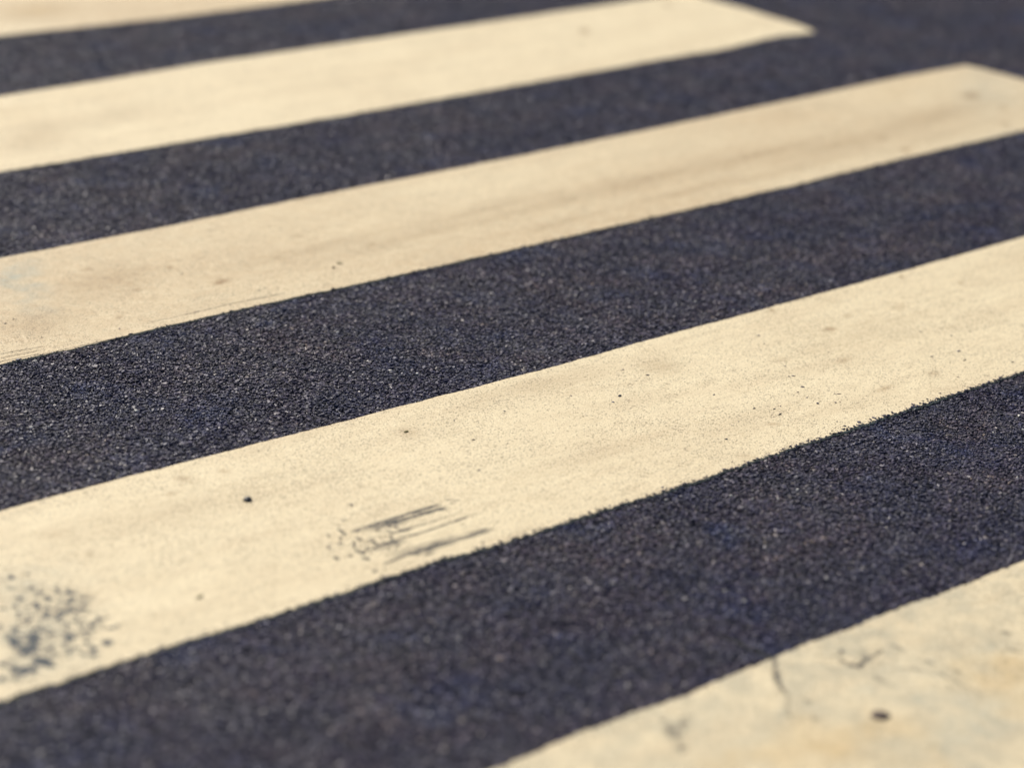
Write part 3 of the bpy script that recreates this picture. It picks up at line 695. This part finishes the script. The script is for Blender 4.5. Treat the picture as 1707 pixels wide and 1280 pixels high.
# odd missing stones
keep &= ~((r_ < .03) & (inside < -.003))
px, py, inside = px[keep], py[keep], inside[keep]
n = len(px)
sz = np.clip(rng.lognormal(math.log(.0031), .30, n), .0016, .0060)
big = rng.random(n) < .012
sz[big] *= 1.35
lim = np.where(inside > -.006, .0028, 1)
sz = np.minimum(sz, lim)
sc = np.stack([sz * rng.uniform(.95, 1.3, n), sz * rng.uniform(.7, .95, n), np.minimum(sz, .0036) * rng.uniform(.55, 1.15, n)], 1)
rot = np.stack([rng.normal(0, .15, n), rng.normal(0, .15, n), rng.uniform(0, 6.283, n)], 1)
und = .0006 * vnoise(px + .31 * py, .05, 5) + .0005 * vnoise(py - .4 * px + 11, .033, 6)
pz = -.0010 + und + rng.normal(0, .00065, n)
pz = np.where(inside > -.004, pz - .0004, pz)
scatter('aggregate_stones', np.stack([px, py, pz], 1), rot, sc, rng.integers(0, NV, n), stone_lib)
print('stones', n)

# loose chippings dragged on to the near edges of the painted stripes
cx = rng.uniform(-1.3, 2.5, 5200)
ne = rng.choice([0, 2, 4, 6, 6, 6, 6], len(cx))
cy = np.zeros_like(cx)
for e in (0, 2, 4, 6):
    m_ = ne == e
    cy[m_] = edge_y(e, cx[m_])
spread = np.where(ne == 6, .0026, .0010)
cy = cy + np.abs(rng.normal(0, 1, len(cx))) ** 1.5 * spread - .001
dens = np.where(ne == 6, np.clip(.25 + .55 * (cx + .6) / 1.2, .15, 1), .35)
keep = (rng.random(len(cx)) < dens) & in_view_area(cx, cy, .45)
cx, cy = cx[keep], cy[keep]
n = len(cx)
s0 = np.clip(rng.lognormal(math.log(.0019), .35, n), .0009, .0042)
scatter('edge_grit', np.stack([cx, cy, np.full(n, PAINT_Z + .0002)], 1),
        np.stack([rng.normal(0, .2, n), rng.normal(0, .2, n), rng.uniform(0, 6.283, n)], 1),
        np.stack([s0 * 1.2, s0 * .8, s0 * .6], 1), rng.integers(0, NV, n), stone_lib)

# loose dark grains lying on the paint, and thrown about round the tyre scuff
gp, gs = [], []
for e in DOTS2 + DOTS:
    gp.append((e[0] + rng.normal(0, .001), e[1] + rng.normal(0, .001)))
    gs.append(rng.uniform(.0016, .0030))
ax_, ay_ = rng.uniform(-1.4, 2.5, 5200), rng.uniform(-1.4, 2.5, 5200)
ins = np.full(5200, -1.0)
for ne, fe in ((2, 1), (4, 3), (6, 5), (8, 7)):
    ins = np.maximum(ins, np.minimum(np.minimum(ay_ - edge_y(ne, ax_), edge_y(fe, ax_) - ay_), XEND - ax_))
k_ = (ins > .01) & in_view_area(ax_, ay_, .3) & (vnoise2(ax_, ay_, .16, 31) + .4 * vnoise2(ax_, ay_, .05, 32) > .1)
# grains kicked up at the heel of the scuff
hx, hy = rng.normal(SCUFF_HEEL[0], .022, 150), rng.normal(SCUFF_HEEL[1], .016, 150)
gp += list(zip(hx, hy))
gs += list(np.clip(rng.lognormal(math.log(.0008), .4, 150), .0004, .0019))
gp += list(zip(ax_[k_], ay_[k_]))
gs += list(np.clip(rng.lognormal(math.log(.0006), .35, k_.sum()), .0004, .0014))
gp, gs = np.array(gp), np.array(gs)
n = len(gp)
scatter('loose_grit', np.concatenate([gp, np.full((n, 1), PAINT_Z + .0003)], 1),
        np.stack([rng.normal(0, .2, n), rng.normal(0, .2, n), rng.uniform(0, 6.283, n)], 1),
        np.stack([gs * 1.4, gs * .8, gs * .6], 1), rng.integers(0, NV, n), stone_lib)

# pale quartz chips set in the asphalt
pale_lib = bpy.data.collections.new('pale_shapes')
for i in range(4):
    o = bpy.data.objects.new('pale_%02d' % i, stone_mesh('pale', 990 + i, M_PALE))
    pale_lib.objects.link(o)
pp = np.array([(a[0], a[1]) for a, _ in [((p[0] if isinstance(p[0], list) else p[:2]), 0) for p in PALE]])
pr = np.array([p[-1] for p in PALE])
ex_x = rng.uniform(-2, 4, 900)
ex_y = rng.uniform(-2, 3.4, 900)
ins = np.full(900, -1.0)
for ne, fe in ((0, -1), (2, 1), (4, 3), (6, 5), (8, 7)):
    ins = np.maximum(ins, np.minimum(np.minimum(ex_y - edge_y(ne, ex_x), edge_y(fe, ex_x) - ex_y), XEND - ex_x))
k_ = (ins < -.006) & in_view_area(ex_x, ex_y, .45)
pp = np.concatenate([pp, np.stack([ex_x[k_], ex_y[k_]], 1)])
pr = np.concatenate([np.clip(pr * .72, .0022, .0045), rng.uniform(.0010, .0022, k_.sum())])
n = len(pp)
scatter('pale_chips', np.concatenate([pp, np.full((n, 1), .0004)], 1),
        np.stack([rng.normal(0, .15, n), rng.normal(0, .15, n), rng.uniform(0, 6.283, n)], 1),
        np.stack([pr * 1.2, pr * .85, np.minimum(pr, .0026)], 1), rng.integers(0, 4, n), pale_lib)


# ---------------------------------------------------------------- small things lying on the paint
def blob(name, loc, rx, ry, rz, rotz, mat, seed, rings=6, segs=16, flat_top=.0, rough=.14):
    """irregular rounded lump with a flat foot resting on the paint"""
    r = np.random.default_rng(seed)
    wob = 1 + rough * vnoise(np.arange(segs) * 1.0, 2.0, seed)
    v, f = [], []
    for i in range(rings):
        t = i / (rings - 1) * math.pi / 2
        rad, z = math.cos(t) ** (1 - flat_top * .5), math.sin(t)
        if i == rings - 1:
            break
        for j in range(segs):
            a = 2 * math.pi * j / segs
            k = rad * wob[j] * (1 + r.normal(0, rough * .12))
            v.append((rx * k * math.cos(a), ry * k * math.sin(a), rz * z * (1 + r.normal(0, rough * .4))))
    v.append((0, 0, rz))
    top = len(v) - 1
    for i in range(rings - 2):
        for j in range(segs):
            a, b = i * segs + j, i * segs + (j + 1) % segs
            f.append((a, b, b + segs, a + segs))
    i = rings - 2
    for j in range(segs):
        f.append((i * segs + j, i * segs + (j + 1) % segs, top))
    f.append(tuple(range(segs - 1, -1, -1)))
    o = link_mesh(name, v, f, mat, smooth=True)
    o.location = (loc[0], loc[1], PAINT_Z - .0001)
    o.rotation_euler.z = rotz
    return o


def crumb(name, loc, L, W, rotz, mat, seed):
    """thin curled scrap with raised torn edges"""
    r = np.random.default_rng(seed)
    nx, ny = 7, 4
    v, f = [], []
    for s in (0, 1):
        for i in range(nx):
            for j in range(ny):
                x = (i / (nx - 1) - .5)
                y = (j / (ny - 1) - .5) * math.sqrt(max(.08, 1 - (2 * x) ** 2)) * (1 + r.normal(0, .05))
                z = .25 * W * ((2 * x) ** 2 + (2 * y) ** 2 * .6) + .0004 + r.normal(0, .00008)
                v.append((x * L, y * W, z + s * .0003))
    q = nx * ny
    for i in range(nx - 1):
        for j in range(ny - 1):
            a = i * ny + j
            f += [(a, a + 1, a + ny + 1, a + ny), (q + a, q + a + ny, q + a + ny + 1, q + a + 1)]
    b = [i * ny for i in range(nx)] + [(nx - 1) * ny + j for j in range(1, ny)] + [i * ny + ny - 1 for i in range(nx - 2, -1, -1)] + [j for j in range(ny - 2, 0, -1)]
    for a, c in zip(b, b[1:] + b[:1]):
        f.append((a, c, c + q, a + q))
    o = link_mesh(name, v, f, mat)
    o.location = (loc[0], loc[1], PAINT_Z)
    o.rotation_euler.z = rotz
    return o


T = THINGS
tag(blob('pebble', T['pebble'], .0080, .0062, .0058, .3, M_PEBBLE, 3),
    'small black pebble lying alone on the widest stripe, left of the tyre scuffs', 'pebble')
tag(blob('chewing_gum', T['gum'], .0125, .0118, .0042, -.6, M_GUM, 4, flat_top=.8, rough=.08),
    'dark brown flattened blob of gum stuck to the nearest stripe', 'chewing gum')
tag(crumb('leaf_fragment', T['leaf1'], .010, .0055, .6, M_LEAF, 5),
    'reddish brown leaf scrap, the left and nearer of two on the middle stripe', 'leaf scrap')
tag(crumb('leaf_fragment', T['leaf2'], .012, .0060, -.5, M_OLIVE, 6),
    'olive brown leaf scrap, the right and farther of two on the middle stripe', 'leaf scrap')
a, b = T['twig']
tag(crumb('twig_fragment', ((a[0] + b[0]) / 2, (a[1] + b[1]) / 2), .0125, .0050, .25, M_OLIVE, 8),
    'tiny olive scrap of twig on the widest stripe above its near edge, left side', 'twig scrap')
tag(blob('stone_chip', T['flake'], .0040, .0026, .0018, .2, M_PEBBLE, 9, 4, 9, .5, .3),
    'tiny black stone flake on the widest stripe near its upper edge, right of centre', 'stone chip')
a, b = T['speck']
tag(blob('dirt_crumb', a, .0044, .0036, .0022, .2, M_OLIVE, 10, 4, 9, .5, .3),
    'tiny brown dirt crumb on the widest stripe above the tyre scuffs', 'dirt crumb')
tag(blob('stone_chip', T['ch1'], .0058, .0040, .0034, .1, M_PEBBLE, 11, 4, 9, .5, .3),
    'black stone chip sitting on the ragged near edge of the widest stripe', 'stone chip')
